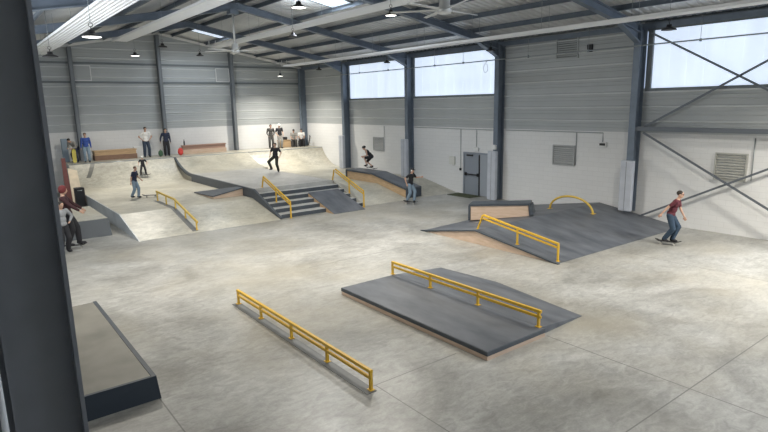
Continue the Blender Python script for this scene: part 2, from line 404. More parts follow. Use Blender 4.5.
# radiant panels hung under the roof
def radiant(xc, z, yend, wdt, lab):
    t = thing('radiant_panel', (xc, 15, z), lab, 'heating panel', 'white radiant panels under the roof')
    mb = MB(); mb.box(xc-wdt/2, xc+wdt/2, YF+1, yend, z, z+.02)
    n = 6
    for i in range(n+1):
        x = xc-wdt/2+i*wdt/n; mb.box(x-.012, x+.012, YF+1, yend, z-.02, z+.0)
    mb.box(xc-wdt/2-.02, xc-wdt/2, YF+1, yend, z-.02, z+.07); mb.box(xc+wdt/2, xc+wdt/2+.02, YF+1, yend, z-.02, z+.07)
    mb.build('panel_sheet', m_panel, t)
    for q, ln in ((-1, .5), (1, .3)):
        x = xc+q*wdt/4; MB().tube([(x, yend, z+.04), (x, yend+ln, z+.04), (x, yend+ln, z+.4)], .02).build('feed_pipe', m_white, t)
    y = 6.4
    while y < yend:
        for s in (-1, 1): MB().tube([(xc+s*wdt*.42, y, z+.03), (xc+s*wdt*.42, y, zr(xc+s*wdt*.42)-.02)], .006, 4).build('hanger_wire', m_pipe, t)
        y += 3.4
radiant(3.72, 7.35, 31.4, .72, 'widest white ribbed heating panel, leftmost under the roof')
radiant(7.45, 8.12, 31.5, .66, 'white heating panel second from the left, ending over the white-shirted man')
radiant(12.65, 8.1, 32.0, .62, 'white heating panel ending at the far ceiling fan')
radiant(17.6, 7.22, 32.8, .52, 'long white heating panel on the right, running above the windows')

# sprinkler pipe along the window heads
mb = MB(); mb.tube([(20.86, 33.5, 6.69), (20.86, 20, 6.70), (20.86, 0, 6.74)], .025)
t = thing('service_pipe', (20.86, 15, 6.7), 'thin grey pipe running along the right wall in front of the windows', 'pipe')
mb.build('pipe_run', m_pipe, t)
for y in (29.5, 26.6, 22.6, 20.5, 16.5, 13.5, 9.2, 7.0):
    mb = MB(); mb.tube([(20.86, y, 6.73), (20.86, y, zr(20.86))], .008, 5); mb.box(20.82, 20.9, y-.03, y+.03, 6.66, 6.76); mb.build('pipe_hanger', m_pipe, t)

# skylights
for y, lab in ((21.1, 'bright rooflight at the top of the picture, above the middle fan row'), (34.0, 'small bright rooflight near the far gable'), (8.0, 'rooflight above the viewer')):
    x0, x1 = 12.1, 14.1
    t = thing('skylight', (13.1, y, zr(13.1)-.1), lab, 'skylight', 'rooflights')
    def q(x, yy, d): return (x, yy, zr(x)-d)
    mb = MB()
    for a, b in (((x0, y-.75), (x1, y-.75)), ((x0, y+.75), (x1, y+.75)), ((x0, y-.75), (x0, y+.75)), ((x1, y-.75), (x1, y+.75))):
        mb.bar(q(*a, .02), q(*b, .02), .06, .09)
    mb.build('frame', m_flash, t)
    mb = MB(); mb.hull([q(x0, y-.73, .045), q(x1, y-.73, .045), q(x1, y+.73, .045), q(x0, y+.73, .045)], [q(x0, y-.73, .015), q(x1, y-.73, .015), q(x1, y+.73, .015), q(x0, y+.73, .015)])
    o = mb.build('pane', m_pane, t)

# pendant high-bay lamps
def lamp(x, y, z, on, lab, d=.46, pw=1.):
    t = thing('pendant_lamp', (x, y, z), lab, 'lamp', 'black high-bay pendant lamps')
    r = d/2
    mb = MB(); mb.lathe((x, y, z), [(r, 0), (r*1.0, .012), (r*.82, .05), (r*.45, .085), (r*.36, .09), (r*.34, .16), (r*.22, .175), (.001, .18)], 20, cap=False); mb.build('lamp_shade', m_black, t)
    mb = MB(); mb.lathe((x, y, z-.0), [(r*.93, .0), (r*.93, .006), (.001, .03)], 20, cap=False)
    mb.lathe((x, y, z-.012), [(.001, -.004), (r*.6, 0), (r*.93, .012)], 20, cap=False); o = mb.build('diffuser', m_lampin if on else m_lampoff, t)
    mb = MB(); mb.tube([(x, y, z+.17), (x, y, z+.24)], .012, 6)
    mb.tube([(x+.05*math.sin(a), y, z+.29-.05*math.cos(a)) for a in [k*math.pi/5 for k in range(11)]], .008, 5); mb.build('hook', m_black, t)
    mb = MB(); mb.tube([(x, y, z+.33), (x, y, zr(x)-.01)], .008, 5); mb.build('cable', m_pipe, t)
    if on:
        l = bpy.data.lights.new('lamp_light', 'AREA'); l.shape = 'DISK'; l.size = d*.8; l.energy = LAMP_W*pw; l.color = DOWN; l.spread = R(140)
        lo = bpy.data.objects.new('lamp_light', l); C.objects.link(lo); lo.parent = t; lo.location = (0, 0, -.03)
LA = [(3.02, 22.0, 6.5, 0, 'unlit black pendant lamp below the end of the leftmost heating panel', .48),
 (3.10, 15.7, 6.5, 1, 'lit black pendant lamp nearest the left, over the leftmost heating panel', .46, .6),
 (7.95, 30.7, 7.37, 1, 'lit pendant lamp against the back wall, between the two left columns', .44),
 (8.3, 27.3, 7.5, 0, 'unlit pendant lamp just right of the ridge on the back wall', .42),
 (11.33, 30.9, 7.5, 0, 'unlit pendant lamp in front of the middle back wall bay, below the rooflight', .40),
 (8.4, 14.8, 7.5, 1, 'pendant lamp at the top of the picture beside the large rooflight', .42),
 (11.6, 21.0, 7.5, 0, 'unlit pendant lamp hanging under the third heating panel', .40),
 (18.0, 34.6, 6.72, 1, 'lit small pendant lamp in front of the back right gable corner', .40),
 (19.5, 32.1, 7.0, 0, 'unlit pendant lamp in front of the windowless far right bay', .38),
 (11.6, 14.6, 7.5, 1, 'lit pendant lamp at the top of the picture, left of the near fan', .36),
 (19.85, 25.4, 7.0, 0, 'unlit pendant lamp in front of the farthest window column', .40),
 (19.74, 17.7, 7.0, 0, 'unlit pendant lamp at the right end of the middle window', .42),
 (18.4, 9.1, 6.87, 0, 'unlit pendant lamp in front of the cross-braced window', .46)]
for a in LA: lamp(*a)
for x, y, pl_ in ((3.1, 8, 'over the low ledge box'), (8.3, 6, 'over the low slate platform'), (14.5, 6, 'over the floor before the grey hip ramp'), (18.8, 2.5, 'beside the braced bay'),
                 (8.3, -1, 'behind the viewer on the ridge'), (14.5, -2, 'behind the viewer right of the ridge'), (18.8, -4, 'far behind the viewer by the right wall')):
    lamp(x, y, 6.6 if x in (3.1, 18.8) else 7.6, 1, 'lit pendant lamp out of view, '+pl_, .46, 1.6 if x == 18.8 and y > 0 else (.08 if x < 9 else .9))

# ceiling fans
def fan(x, y, z, rodtop, R_, n, a0, lab):
    t = thing('ceiling_fan', (x, y, z), lab, 'fan', 'large ceiling fans')
    mb = MB(); mb.lathe((x, y, z), [(.14, -.12), (.20, -.06), (.20, .04), (.15, .1), (.15, .28), (.05, .34)], 16); mb.build('motor_hub', m_fan, t)
    mb = MB(); mb.tube([(x, y, z+.3), (x, y, rodtop)], .05 if n == 6 else .06); mb.build('drop_rod', m_fan, t)
    mb = MB(); mb.box(x-.2, x+.2, y-.2, y+.2, rodtop-.05, rodtop+.12); mb.build('mount', m_steel, t)
    for k in range(n):
        a = a0+k*2*math.pi/n; d = Vector((math.cos(a), math.sin(a), 0)); p = Vector((-d.y, d.x, 0))
        mb = MB(); c0 = Vector((x, y, z))+d*.16; c1 = Vector((x, y, z))+d*R_
        mb.hull([c0-p*.05+Vector((0,0,-.02)), c1-p*.05+Vector((0,0,-.015)), c1+p*.05+Vector((0,0,.0)), c0+p*.07], [c0-p*.05, c1-p*.05, c1+p*.05+Vector((0,0,.015)), c0+p*.07+Vector((0,0,.02))])
        mb.build('fan_blade', m_fan, t)
fan(10.85, 25.1, 7.27, 8.9, 1.45, 6, .25, 'white ceiling fan on a long rod before the back wall')
fan(11.12, 11.65, 7.24, 9.0, 1.5, 6, .15, 'near ceiling fan cut by the top of the picture, above the windows')

# ------------------------------------------------------------------ things on the walls
def louvre(y0, y1, z0, z1, lab, n=9, m=m_louvre):
    t = thing('wall_vent', (XR-.03, (y0+y1)/2, z0), lab, 'vent', None)
    mb = MB(); b = .05
    mb.box(XR-.06, XR-.001, y0, y1, z0, z0+b); mb.box(XR-.06, XR-.001, y0, y1, z1-b, z1); mb.box(XR-.06, XR-.001, y0, y0+b, z0+b, z1-b); mb.box(XR-.06, XR-.001, y1-b, y1, z0+b, z1-b)
    mb.build('vent_frame', m, t)
    mb = MB(); st = (z1-z0-2*b)/n
    for i in range(n):
        z = z0+b+(i+.5)*st; mb.bar((XR-.03, y0+b, z), (XR-.03, y1-b, z), .075, .012, (-.7, 0, .7))
    mb.build('louvre_blades', m, t)
m_louv2 = mat('grey_louvre', (.42, .43, .43), .5, .1)
louvre(7.54, 8.58, 1.9, 2.86, 'large louvred vent on the white wall behind the lower cross braces')
louvre(14.25, 15.37, 1.95, 2.84, 'grey louvred vent on the white wall above the yellow arch', m=m_louv2)
louvre(27.8, 28.9, 1.88, 2.74, 'grey louvred vent on the white wall behind the jumping skater', m=m_louv2)
louvre(14.3, 15.4, 6.5, 7.4, 'louvred vent high in the grey cladding between the windows', m=m_clad)
for x0, x1, lab in ((6.2, 7.15, 'pale-framed cladding hatch high on the back wall, left'), (14.75, 15.7, 'pale-framed cladding hatch high on the back wall beside the right column')):
    t = thing('wall_hatch', ((x0+x1)/2, YB-.1, 6.44), lab, 'hatch')
    mb = MB(); b = .04
    for q in ((x0, x1, 6.44, 6.48), (x0, x1, 7.29, 7.33), (x0, x0+b, 6.48, 7.29), (x1-b, x1, 6.48, 7.29)): mb.box(q[0], q[1], YB-.12, YB-.06, q[2], q[3])
    mb.build('hatch_frame', m_white, t)
    mb = MB()
    for i in range(5): mb.box(x0+b, x1-b, YB-.095, YB-.07, 6.49+i*.16, 6.49+i*.16+.14)
    mb.build('hatch_sheet', m_clad, t)
# door
d = struct((lambda mb: (mb.box(XR-.08, XR-.002, 19.05, 19.12, 0, 2.22), mb.box(XR-.08, XR-.002, 20.80, 20.9, 0, 2.22), mb.box(XR-.08, XR-.002, 19.12, 20.80, 2.14, 2.22), mb)[-1])(MB()).build('door_1', m_doorm))
mb = MB(); mb.box(XR-.06, XR-.01, 19.76, 20.79, .01, 2.13); mb.build('door_leaf', m_doorm, d, .004)
mb = MB(); mb.box(XR-.05, XR-.01, 19.13, 19.72, .01, 2.13); mb.build('door_leaf', mat('grey_door_paint_light', (.34, .37, .41), .45), d, .004)
mb = MB(); mb.bar((XR-.13, 19.8, 1.08), (XR-.13, 20.7, 1.08), .04, .06); mb.box(XR-.15, XR-.05, 19.74, 19.86, 1.0, 1.16); mb.box(XR-.15, XR-.05, 20.64, 20.74, 1.0, 1.16); o = mb.build('panic_bar', m_black, d); o['label'] = 'black push bar'
mb = MB(); mb.box(XR-.09, XR-.05, 19.73, 19.79, .02, 2.1); mb.build('door_edge_rod', m_black, d)
mb = MB(); mb.box(XR-.14, XR-.06, 20.2, 20.6, 2.03, 2.1); mb.build('door_closer', m_black, d)
tag(MB().box(20.45, 21.28, 19.6, 21.2, .0, .02).build('door_mat', m_rubber), 'dark mat on the floor in front of the grey door', 'mat')
# wall conduits, boxes
def conduit(pts, lab, r=.015):
    return tag(MB().tube([(XR-.03, y, z) for y, z in pts], r, 6).build('cable_conduit', m_pipe), lab, 'conduit')
conduit([(24.9, 3.42), (21.1, 3.40), (18.6, 3.40)], 'horizontal cable conduit along the top of the white wall above the door')
conduit([(18.1, 3.42), (12.96, 3.42), (12.96, 3.05)], 'cable conduit along the white wall top, ending at the emergency light')
conduit([(21.13, 3.38), (21.13, 1.35)], 'vertical conduit dropping left of the door to a switch')
conduit([(20.0, 3.38), (20.0, 2.5)], 'short vertical conduit dropping to the sign box above the door')
conduit([(14.2, 3.4), (14.2, 2.0)], 'vertical conduit beside the vent over the yellow arch')
conduit([(7.38, 3.4), (7.38, 1.95)], 'vertical conduit right of the large louvred vent')
conduit([(27.75, 3.44), (27.75, 2.75)], 'vertical conduit above the vent behind the jumping skater')
m_green = mat('green_sign', (.03, .22, .10), .5)
def wallbox(y, z, w_, h_, name, lab, cat, face=None, m=m_white):
    t = thing(name, (XR-.05, y, z), lab, cat)
    MB().box(XR-.09, XR-.002, y-w_/2, y+w_/2, z, z+h_).build('housing', m, t, .005)
    if face: MB().box(XR-.1, XR-.09, y-w_*.38, y+w_*.38, z+h_*.25, z+h_*.8).build('face_plate', face, t)
wallbox(12.93, 2.86, .34, .18, 'emergency_light', 'small white emergency light on the wall left of the column by the braces', 'sign', m_black)
wallbox(20.0, 2.30, .34, .18, 'emergency_light', 'small white emergency light right above the grey door', 'sign', m_white)
wallbox(21.13, 1.22, .09, .12, 'switch_box', 'small dark switch box left of the door', 'switch', m=m_black)
wallbox(21.75, 1.5, .42, .42, 'wall_notice', 'pale square notice on the white wall left of the door', 'notice', m=mat('notice_paper', (.66, .66, .62), .7))
wallbox(13.75, 6.7, .22, .3, 'junction_box', 'small dark box high on the cladding beside the upper vent', 'box', m=m_black)
t = tag(MB().box(20.80, 20.92, 18.27, 18.47, 2.5, 2.72).build('wall_sensor', m_white), 'small white box on the column beside the door', 'box')
tag(MB().tube([(20.75+.0*math.sin(a), 18.9+.14*math.sin(a), 6.35+.2*math.cos(a)) for a in [k*math.pi/8 for k in range(17)]]+[(20.75, 18.9, 6.6), (20.86, 18.9, 6.70)], .012, 5).build('cable_loop', m_white), 'pale cable loop hanging at the right end of the middle window', 'cable')
# column pads
for y, z0, z1, lab in ((11.5, .43, 2.42, 'at the column between the grey ramp and the braces'), (18.42, .02, 2.42, 'at the column beside the door'), (25.12, .56, 2.75, 'at the column behind the skater in light jeans'), (31.72, .56, 2.75, 'at the column behind the yellow stair rail')):
    t = thing('column_pad', (20.78, y, z0), 'pale grey protective pad '+lab, 'pad', 'grey column pads')
    MB().box(20.72, 20.92, y-.25, y+.25, z0, z1).build('pad_body', m_pad, t, .03)
    mb = MB(); mb.box(20.715, 20.725, y-.008, y+.008, z0+.03, z1-.03); mb.build('seam', m_flash, t)

# ------------------------------------------------------------------ terrain
def qp_curve(y0, z0, y1, z1, n=10):
    # circular transition that starts flat at (y0,z0)
    dy, dz = y1-y0, z1-z0; rad = (dy*dy+dz*dz)/(2*dz); a1 = math.asin(min(1, dy/rad))
    return [(y0+rad*math.sin(a1*k/n), z0+rad*(1-math.cos(a1*k/n))) for k in range(n+1)]
PL, PM, PR = .60, 1.01, .55
def prof_mesh(name, prof, x0, x1, mats, parent=None, side=1):
    mb = MB(); poly = list(prof)+[(prof[-1][0], 0), (prof[0][0], 0)] if prof[0][1] > 0.001 else list(prof)+[(prof[-1][0], 0)]
    mb.prism(poly, 0, x0, x1)
    bmesh.ops.recalc_face_normals(mb.bm, faces=mb.bm.faces)
    for f in mb.bm.faces:
        if abs(f.normal.x) > .9: f.material_index = 1
    return mb.build(name, mats, parent)
t = thing('bank_ramp', (8, 25, 0), 'broad low concrete bank and platform left of the stairs, carrying the kinked yellow rail', 'ramp')
prof_mesh('riding_surface', [(21.3, .0), (24.05, PL), (33.0, PL)], 5.02, 10.75, [m_ramp, m_galv], t)
MB().prism([(21.25, 0), (24.03, PL+.01), (33.0, PL+.01), (33.0, 0)], 0, 4.98, 5.018).build('side_cladding', m_galv, t)['label'] = 'grey metal side'
ql = qp_curve(33.0, PL, 35.15, 1.8)
t = thing('quarter_pipe', (8, 35, 0), 'left concrete quarter pipe with the deck where four people stand', 'ramp')
prof_mesh('riding_surface', ql+[(35.3, 1.8), (37.24, 1.8)], 5.02, 10.75, [m_ramp, m_galv], t)
QL = t
MB().tube([(5.02, 35.15, 1.79), (10.75, 35.15, 1.79)], .03).build('coping', m_pipe, t)
qm = qp_curve(32.3, PM, 35.15, 1.8)
t = thing('quarter_pipe', (13, 35, 0), 'middle concrete quarter pipe behind the stairs, below the long right bench', 'ramp')
prof_mesh('riding_surface', qm+[(35.3, 1.8), (37.24, 1.8)], 10.87, 15.6, [m_ramp, m_ramp], t)
poly = qm+[(35.15, 1.2), (32.3, .60)]
MB().prism([(a, b+.01) for a, b in qm]+[(a, b-.16) for a, b in qm[::-1]], 0, 10.76, 10.868).build('side_cladding', m_slate_dark, t)['label'] = 'dark slate edge strip'
MB().tube([(10.87, 35.15, 1.79), (15.6, 35.15, 1.79)], .03).build('coping', m_pipe, t)
qr = qp_curve(33.0, PR, 35.2, 1.8)
t = thing('quarter_pipe', (18.5, 35, 0), 'right concrete quarter pipe rising into the far right corner', 'ramp')
prof_mesh('riding_surface', qr+[(35.3, 1.8), (37.24, 1.8)], 15.61, 21.38, [m_ramp, m_ramp], t)
MB().tube([(15.61, 35.2, 1.79), (21.38, 35.2, 1.79)], .03).build('coping', m_pipe, t)
tag(MB().box(5.02, 21.38, 37.242, 37.68, 0, 1.8).build('deck_strip', m_ramp), 'narrow concrete deck along the foot of the back wall', 'platform')
t = thing('bank_ramp', (18.3, 25, 0), 'concrete bank and platform between the stairs and the right wall', 'ramp')
prof_mesh('riding_surface', [(21.45, .0), (24.1, PR), (33.0, PR)], 16.2, 21.38, [m_ramp, m_ramp], t)
mb = MB()
v = {}
def V(n, p): v[n] = mb.bm.verts.new(p)
V('a', (15.17, 21.45, 0)); V('b', (16.2, 21.45, 0)); V('c', (16.2, 24.1, PR)); V('d', (16.2, 32.29, PR)); V('e', (15.17, 32.29, PM)); V('f', (15.17, 24.05, PM))
V('g', (15.17, 32.29, 0)); V('h', (16.2, 32.29, 0))
for q in ('abcf', 'fcde', 'afeg', 'edhg', 'bhdc', 'abhg'): mb.bm.faces.new([v[k] for k in q])
mb.build('side_bank', m_ramp, t)
# stair block
t = thing('stair_set', (13, 23, 0), 'six-step stair with dark risers leading up to a concrete platform', 'stairs')
MB().box(10.87, 15.15, 24.05, 32.29, 0, PM).build('landing', concrete('landing_concrete', (.30, .30, .295), (.46, .46, .45), (.5, .48, .42), None, .42), t)
hs = PM/6; XS = 15.15
m_tread = mat('tread_concrete', (.40, .40, .385), .5, 0, .12, 3)
for k in range(6):
    y0 = 21.45+.52*k; y1 = y0+.52
    z = hs*(k+1)
    if k < 5: o = MB().box(10.87, XS, y0+.02, y1-.021 if k == 4 else y1+.018, 0, z).build('step', m_tread, t)
    else: o = MB().box(10.87, XS, 24.029, 24.05, z-hs+.006, z-.001).build('step', m_tread, t)
    MB().box(10.87, XS, y0-.02 if k == 5 else y0-.001, y0+.019 if k < 5 else y0-.001, z-hs+.005, z+.002).build('riser', m_slate_dark, o)['label'] = 'dark slate riser'
MB().prism([(21.38, 0), (21.38, .06), (24.0, PM+.02), (32.3, PM+.012), (32.3, PL-.02), (24.07, PL-.02), (21.45, 0)], 0, 10.76, 10.868).build('side_panel', m_slate_dark, t)['label'] = 'dark slate side strip'
t2 = thing('bank_ramp', (13.95, 21.5, 0), 'flat slate bank laid over the lower steps in the middle of the stair', 'ramp')
MB().prism([(20.75, .001), (20.75, .015), (23.0, hs*4+.05), (23.0, hs*4+.01)], 0, 13.1, 14.8).build('riding_surface', m_slate, t2)
for x in (13.1, 14.78): MB().prism([(20.8, .0), (21.44, .0), (21.44, hs+.004), (21.96, hs+.004), (21.96, 2*hs+.004), (22.48, 2*hs+.004), (22.48, 3*hs+.004), (22.99, 3*hs+.004), (22.99, 4*hs+.01)], 0, x, x+.018).build('plywood_side', m_ply_tan, t2)
# kicker on the left platform
t = thing('kicker_ramp', (10, 26, PL), 'small plywood-sided kicker with a slate top, left of the stair platform', 'ramp')
b_ = [(9.3, 25.1, PL+.002), (10.75, 25.1, PL+.002), (10.7, 25.6, PL+.002), (9.3, 27.6, PL+.002)]
tp = [(9.3, 25.1, PL+.10), (10.75, 25.1, PM-.06), (10.7, 25.6, PM-.06), (9.3, 27.6, PL+.01)]
MB().hull(b_, tp).build('plywood_body', m_ply, t)
MB().hull([(x-(.04 if x < 10 else 0), y-(.03 if y < 26 else 0), z) for x, y, z in tp], [(x-(.04 if x < 10 else 0), y-(.03 if y < 26 else 0), z+.045) for x, y, z in tp]).build('riding_surface', m_slate_dark, t)
# long ledge to the right
t = thing('hubba_ledge', (18.3, 24, 0), 'long plywood-sided ledge with slate top sloping beside the right bank, skater jumping on it', 'ledge')
def terr(y): return 0 if y < 21.45 else (PR if y > 24.1 else PR*(y-21.45)/2.65)
top = [(21.65, .55), (24.5, 1.08), (27.0, 1.08)]
bot = [(27.0, PR), (24.1, PR), (21.65, terr(21.65))]
MB().prism([(a, b-.03) for a, b in top]+[(a, b+.004) for a, b in bot], 0, 18.02, 18.96).build('plywood_body', m_ply_tan, t)
MB().prism([(21.6, .49), (24.5, 1.04), (27.05, 1.04), (27.05, 1.10), (24.5, 1.10), (21.6, .565)], 0, 17.97, 19.0).build('slate_top', m_slate, t)
mb = MB()
mb.prism([(21.6, .46), (24.5, 1.01), (27.05, 1.01), (27.05, 1.07), (24.5, 1.07), (21.6, .535)], 0, 17.955, 17.97)
mb.box(17.96, 18.1, 26.98, 27.06, PR+.004, 1.06)
mb.build('dark_edging', m_slate_dark, t)
MB().box(17.98, 18.98, 21.58, 21.645, .045, .50).build('end_plate', m_slate_dark, t)

# manual pad
t = thing('manual_pad', (8.2, 9.2, 0), 'low rectangular slate platform in the middle of the floor', 'platform')
MB().box(7.415, 9.155, 6.595, 11.54, 0, .085).build('plywood_body', m_ply, t)
MB().box(7.41, 9.16, 6.59, 11.55, .085, .175).build('slate_edge', m_slate_dark, t, .006)
MB().box(7.43, 9.14, 6.61, 11.53, .175, .18).build('slate_top', m_slate, t)
t = thing('landing_ramp', (10, 9, 0), 'slate wedge falling away behind the yellow rail of the low platform', 'ramp')
p0, p1, p2, p3, p4 = (9.165, 6.7), (9.165, 11.55), (10.95, 11.6), (11.15, 9.65), (10.72, 6.76)
MB().hull([(*p0, 0), (*p4, 0), (*p3, 0), (*p2, 0), (*p1, 0)], [(*p0, .17), (*p4, .006), (*p3, .006), (*p2, .006), (*p1, .17)]).build('riding_surface', m_slate, t)

# left box
t = thing('ledge_box', (1.3, 11.5, 0), 'low ledge box with worn top, dark sides, at the near column foot', 'ledge')
MB().hull([(.62, 9.12, 0), (2.23, 9.14, 0), (2.23, 14.0, 0), (.62, 14.0, 0)], [(.62, 9.20, .38), (2.20, 9.20, .38), (2.20, 13.95, .38), (.62, 13.9, .36)]).build('slate_sides', mat('navy_slate', (.02, .03, .043), .5), t)
MB().box(.62, 2.12, 9.26, 13.9, .38, .388).build('worn_top', m_box, t)
mb = MB(); mb.box(2.125, 2.20, 9.20, 13.95, .38, .392); mb.box(.62, 2.12, 9.20, 9.255, .38, .39); mb.build('metal_coping', m_slate_dark, t)

# pyramid with rail
t = thing('grey_pyramid', (17, 12.9, 0), 'wide slate hip ramp against the right wall with a yellow rail along its edge', 'ramp')
ZP = .49
nearY, ridY, farY = 9.62, 12.88, 16.0
a = [(13.8, nearY, 0), (21.35, 9.5, 0), (21.35, 16.2, 0), (13.8, 15.6, 0)]
MB().prism([(nearY+.25, .0), (ridY, ZP-.045), (15.35, .0)], 0, 13.80, 13.86).build('plywood_side', m_ply, t)
mb = MB(); B = mb.bm
P_ = [B.verts.new(p) for p in ((13.76, 9.6, .005), (21.37, 9.5, .005), (21.37, 16.2, .005), (13.76, 15.66, .005), (13.76, ridY, ZP), (21.37, 12.94, ZP+.03))]
for q in ((0,1,5,4), (4,5,2,3), (0,4,3), (1,2,5), (0,3,2,1)): B.faces.new([P_[i] for i in q])
bmesh.ops.translate(B, vec=(.11, 0, 0), verts=[P_[0], P_[3], P_[4]])
mb.build('riding_surface', m_slate, t)
mb = MB()
mb.bar((13.79, 9.55, .0), (13.79, ridY, ZP-.02), .09, .045); mb.bar((13.79, ridY, ZP-.02), (13.79, 15.7, .0), .09, .045)
mb.build('dark_edging', m_slate_dark, t)
# ledge on the pyramid
def zs(y): return ZP+.015-(ZP)*(y-12.9)/3.2 if y > 12.9 else ZP
t = thing('ledge_box', (16.8, 14.5, .3), 'plywood-faced ledge with dark frame standing on the grey hip ramp', 'ledge')
A = Vector((15.97, 15.22, 0)); Bv = Vector((17.16, 13.30, 0)); dd = (Bv-A).normalized(); nn = Vector((-dd.y, dd.x, 0)); nn = -nn if nn.x < 0 else nn
A2 = A+nn*.75; B2 = Bv+nn*.75
def P3(p, z): return (p.x, p.y, z)
MB().hull([P3(A, zs(A.y)+.01), P3(Bv, zs(Bv.y)+.01), P3(B2, zs(B2.y)+.01), P3(A2, max(.02, zs(A2.y)+.01))], [P3(A, .74), P3(Bv-dd*.05, .88), P3(B2-dd*.05, .88), P3(A2, .74)]).build('plywood_body', m_ply, t)
e = nn*-.03
MB().hull([P3(A-dd*.08+e, .73), P3(Bv+dd*.02+e, .87), P3(B2+dd*.02, .87), P3(A2-dd*.08, .73)], [P3(A-dd*.08+e, .80), P3(Bv+dd*.02+e, .95), P3(B2+dd*.02, .95), P3(A2-dd*.08, .80)]).build('slate_top', m_slate_dark, t)
MB().hull([P3(A-dd*.09+e, zs(A.y)+.01), P3(A-dd*.005+e, zs(A.y)+.01), P3(A2-dd*.005, .06), P3(A2-dd*.09, .06)], [P3(A-dd*.09+e, .73), P3(A-dd*.005+e, .73), P3(A2-dd*.005, .73), P3(A2-dd*.09, .73)]).build('end_plate', m_slate_dark, t)
MB().hull([P3(Bv+dd*.005+e, zs(Bv.y)+.02), P3(Bv+dd*.16+e, ZP+.02), P3(B2+dd*.16, ZP+.02), P3(B2+dd*.005, zs(B2.y)+.02)], [P3(Bv-dd*.03+e, .87), P3(Bv+dd*.07+e, .87), P3(B2+dd*.07, .87), P3(B2-dd*.03, .87)]).build('end_plate', m_slate_dark, t)

# yellow rails --------------------------------------------------------------
def rail(lab, path, posts, low=.12, m=m_yellow, wd=.06, hg=.062, post_top_off=0, strip=None, slant0=0):
    """path: list of (x,y,z) of the top bar; posts: list of (x,y,zbase,ztop)"""
    x0, y0, z0 = path[0]
    t = thing('grind_rail', (x0, posts[-1][1], min(p[2] for p in posts)), lab, 'rail', None)
    mb = MB()
    for a, b in zip(path, path[1:]): mb.bar(a, b, wd, hg)
    mb.build('top_bar', m, t, .006)
    if low:
        mb = MB()
        for a, b in zip(path, path[1:]): mb.bar((a[0], a[1], a[2]-low), (b[0], b[1], b[2]-low), wd*.8, hg*.9)
        mb.build('lower_bar', m, t, .006)
    for i, (x, y, zb, zt) in enumerate(posts):
        o = MB().bar((x, y, zb+.01), (x, y-(slant0 if i == 0 else 0), zt-.02), .05, .05, (0, 1, 0)).build('post', m, t)
        MB().box(x-.05, x+.05, y-.055, y+.055, zb+.001, zb+.012).build('foot_plate', m, o)
    if strip: MB().box(*strip).build('dark_strip', mat('floor_strip', (.12, .125, .125), .5, 0, .15, 3), t)  # thin dark strip along the foot of the rail
    return t
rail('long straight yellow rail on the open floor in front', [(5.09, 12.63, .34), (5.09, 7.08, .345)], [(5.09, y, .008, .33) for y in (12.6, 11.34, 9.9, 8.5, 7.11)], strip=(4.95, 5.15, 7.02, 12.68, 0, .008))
rail('straight yellow rail along the back edge of the low slate platform', [(9.12, 11.6, .52), (9.12, 6.68, .52)], [(9.12, y, .181, .51) for y in (11.58, 10.05, 8.43, 6.74)])
rail('sloping yellow rail on the edge of the grey hip ramp', [(14.0, 12.75, 1.0), (14.0, 9.72, .55)], [(14.0, 13.0, .46, 1.0), (14.0, 11.28, .25, .77), (14.0, 9.74, .02, .55)], slant0=.22)
rail('yellow handrail down the left side of the stair', [(11.38, 24.1, 1.55), (11.24, 21.3, .72)], [(11.38, 24.3, PM, 1.55), (11.31, 22.75, hs*3, 1.14), (11.24, 21.3, .0, .71)], low=.14, slant0=.2)
rail('yellow handrail down the right side of the stair', [(15.5, 24.3, 1.53), (15.08, 21.25, .77)], [(15.42, 24.5, .87, 1.53), (15.28, 22.75, .47, 1.14), (15.08, 21.25, .0, .76)], low=.14, slant0=.2, m=m_yellow)
rail('dull yellow kinked rail on the bank left of the stair', [(7.2, 26.6, 1.02), (7.2, 24.0, .97), (7.25, 21.5, .36)], [(7.2, 26.5, PL, 1.02), (7.2, 25.2, PL, .99), (7.22, 24.0, PL-.02, .93), (7.22, 22.8, .31, .65), (7.22, 21.55, .05, .38)], low=0, m=m_yellow_dull, strip=None, hg=.09)
MB().prism([(26.6, PL+.002), (26.6, PL+.008), (24.05, PL+.008), (21.45, .045), (21.45, .037), (24.05, PL+.002)], 0, 7.02, 7.24).build('dark_strip', MATS['floor_strip'], bpy.data.objects['grind_rail.005'])  # same dark strip, following the bank beside the kinked rail
mb = MB(); mb.tube([(19.55, 13.09+1.0*math.cos(a), .36+.60*math.sin(a)) for a in [math.pi*k/18 for k in range(19)]], .045, 8)
t = thing('arch_rail', (19.55, 13.1, .35), 'curved yellow arch rail on top of the grey hip ramp near the wall', 'rail')
mb.build('arched_tube', m_yellow_dull, t)
for y, z in ((14.09, .33), (12.09, .385)): MB().box(19.45, 19.65, y-.07, y+.07, z, z+.02).build('foot_plate', m_yellow_dull, t)

# far left corner ------------------------------------------------------------
t = thing('ledge_box', (3.6, 25, 0), 'grey metal-sided ledge box behind the two people by the near column', 'ledge')
MB().hull([(1.6, 23.12, 0), (4.48, 23.12, 0), (4.48, 26.8, 0), (1.6, 26.8, 0)], [(1.6, 23.2, .66), (4.42, 23.2, .66), (4.42, 26.7, .66), (1.6, 26.7, .66)]).build('metal_sides', mat('box_grey', (.13, .14, .148), .45, .3), t)
MB().box(1.6, 4.40, 23.24, 26.66, .66, .68).build('pale_top', m_ramp, t)
tag(MB().hull([(4.5, 31.5, 0), (4.98, 31.5, 0), (4.98, 31.53, 0), (4.5, 31.53, 0)], [(4.5, 32.0, 1.9), (4.92, 32.0, 1.75), (4.92, 32.03, 1.75), (4.5, 32.03, 1.9)]).build('plywood_sheet', mat('pale_plywood', (.66, .56, .42), .5, 0, .1), None), 'pale plywood sheet leaning at the left end of the bank', 'board')
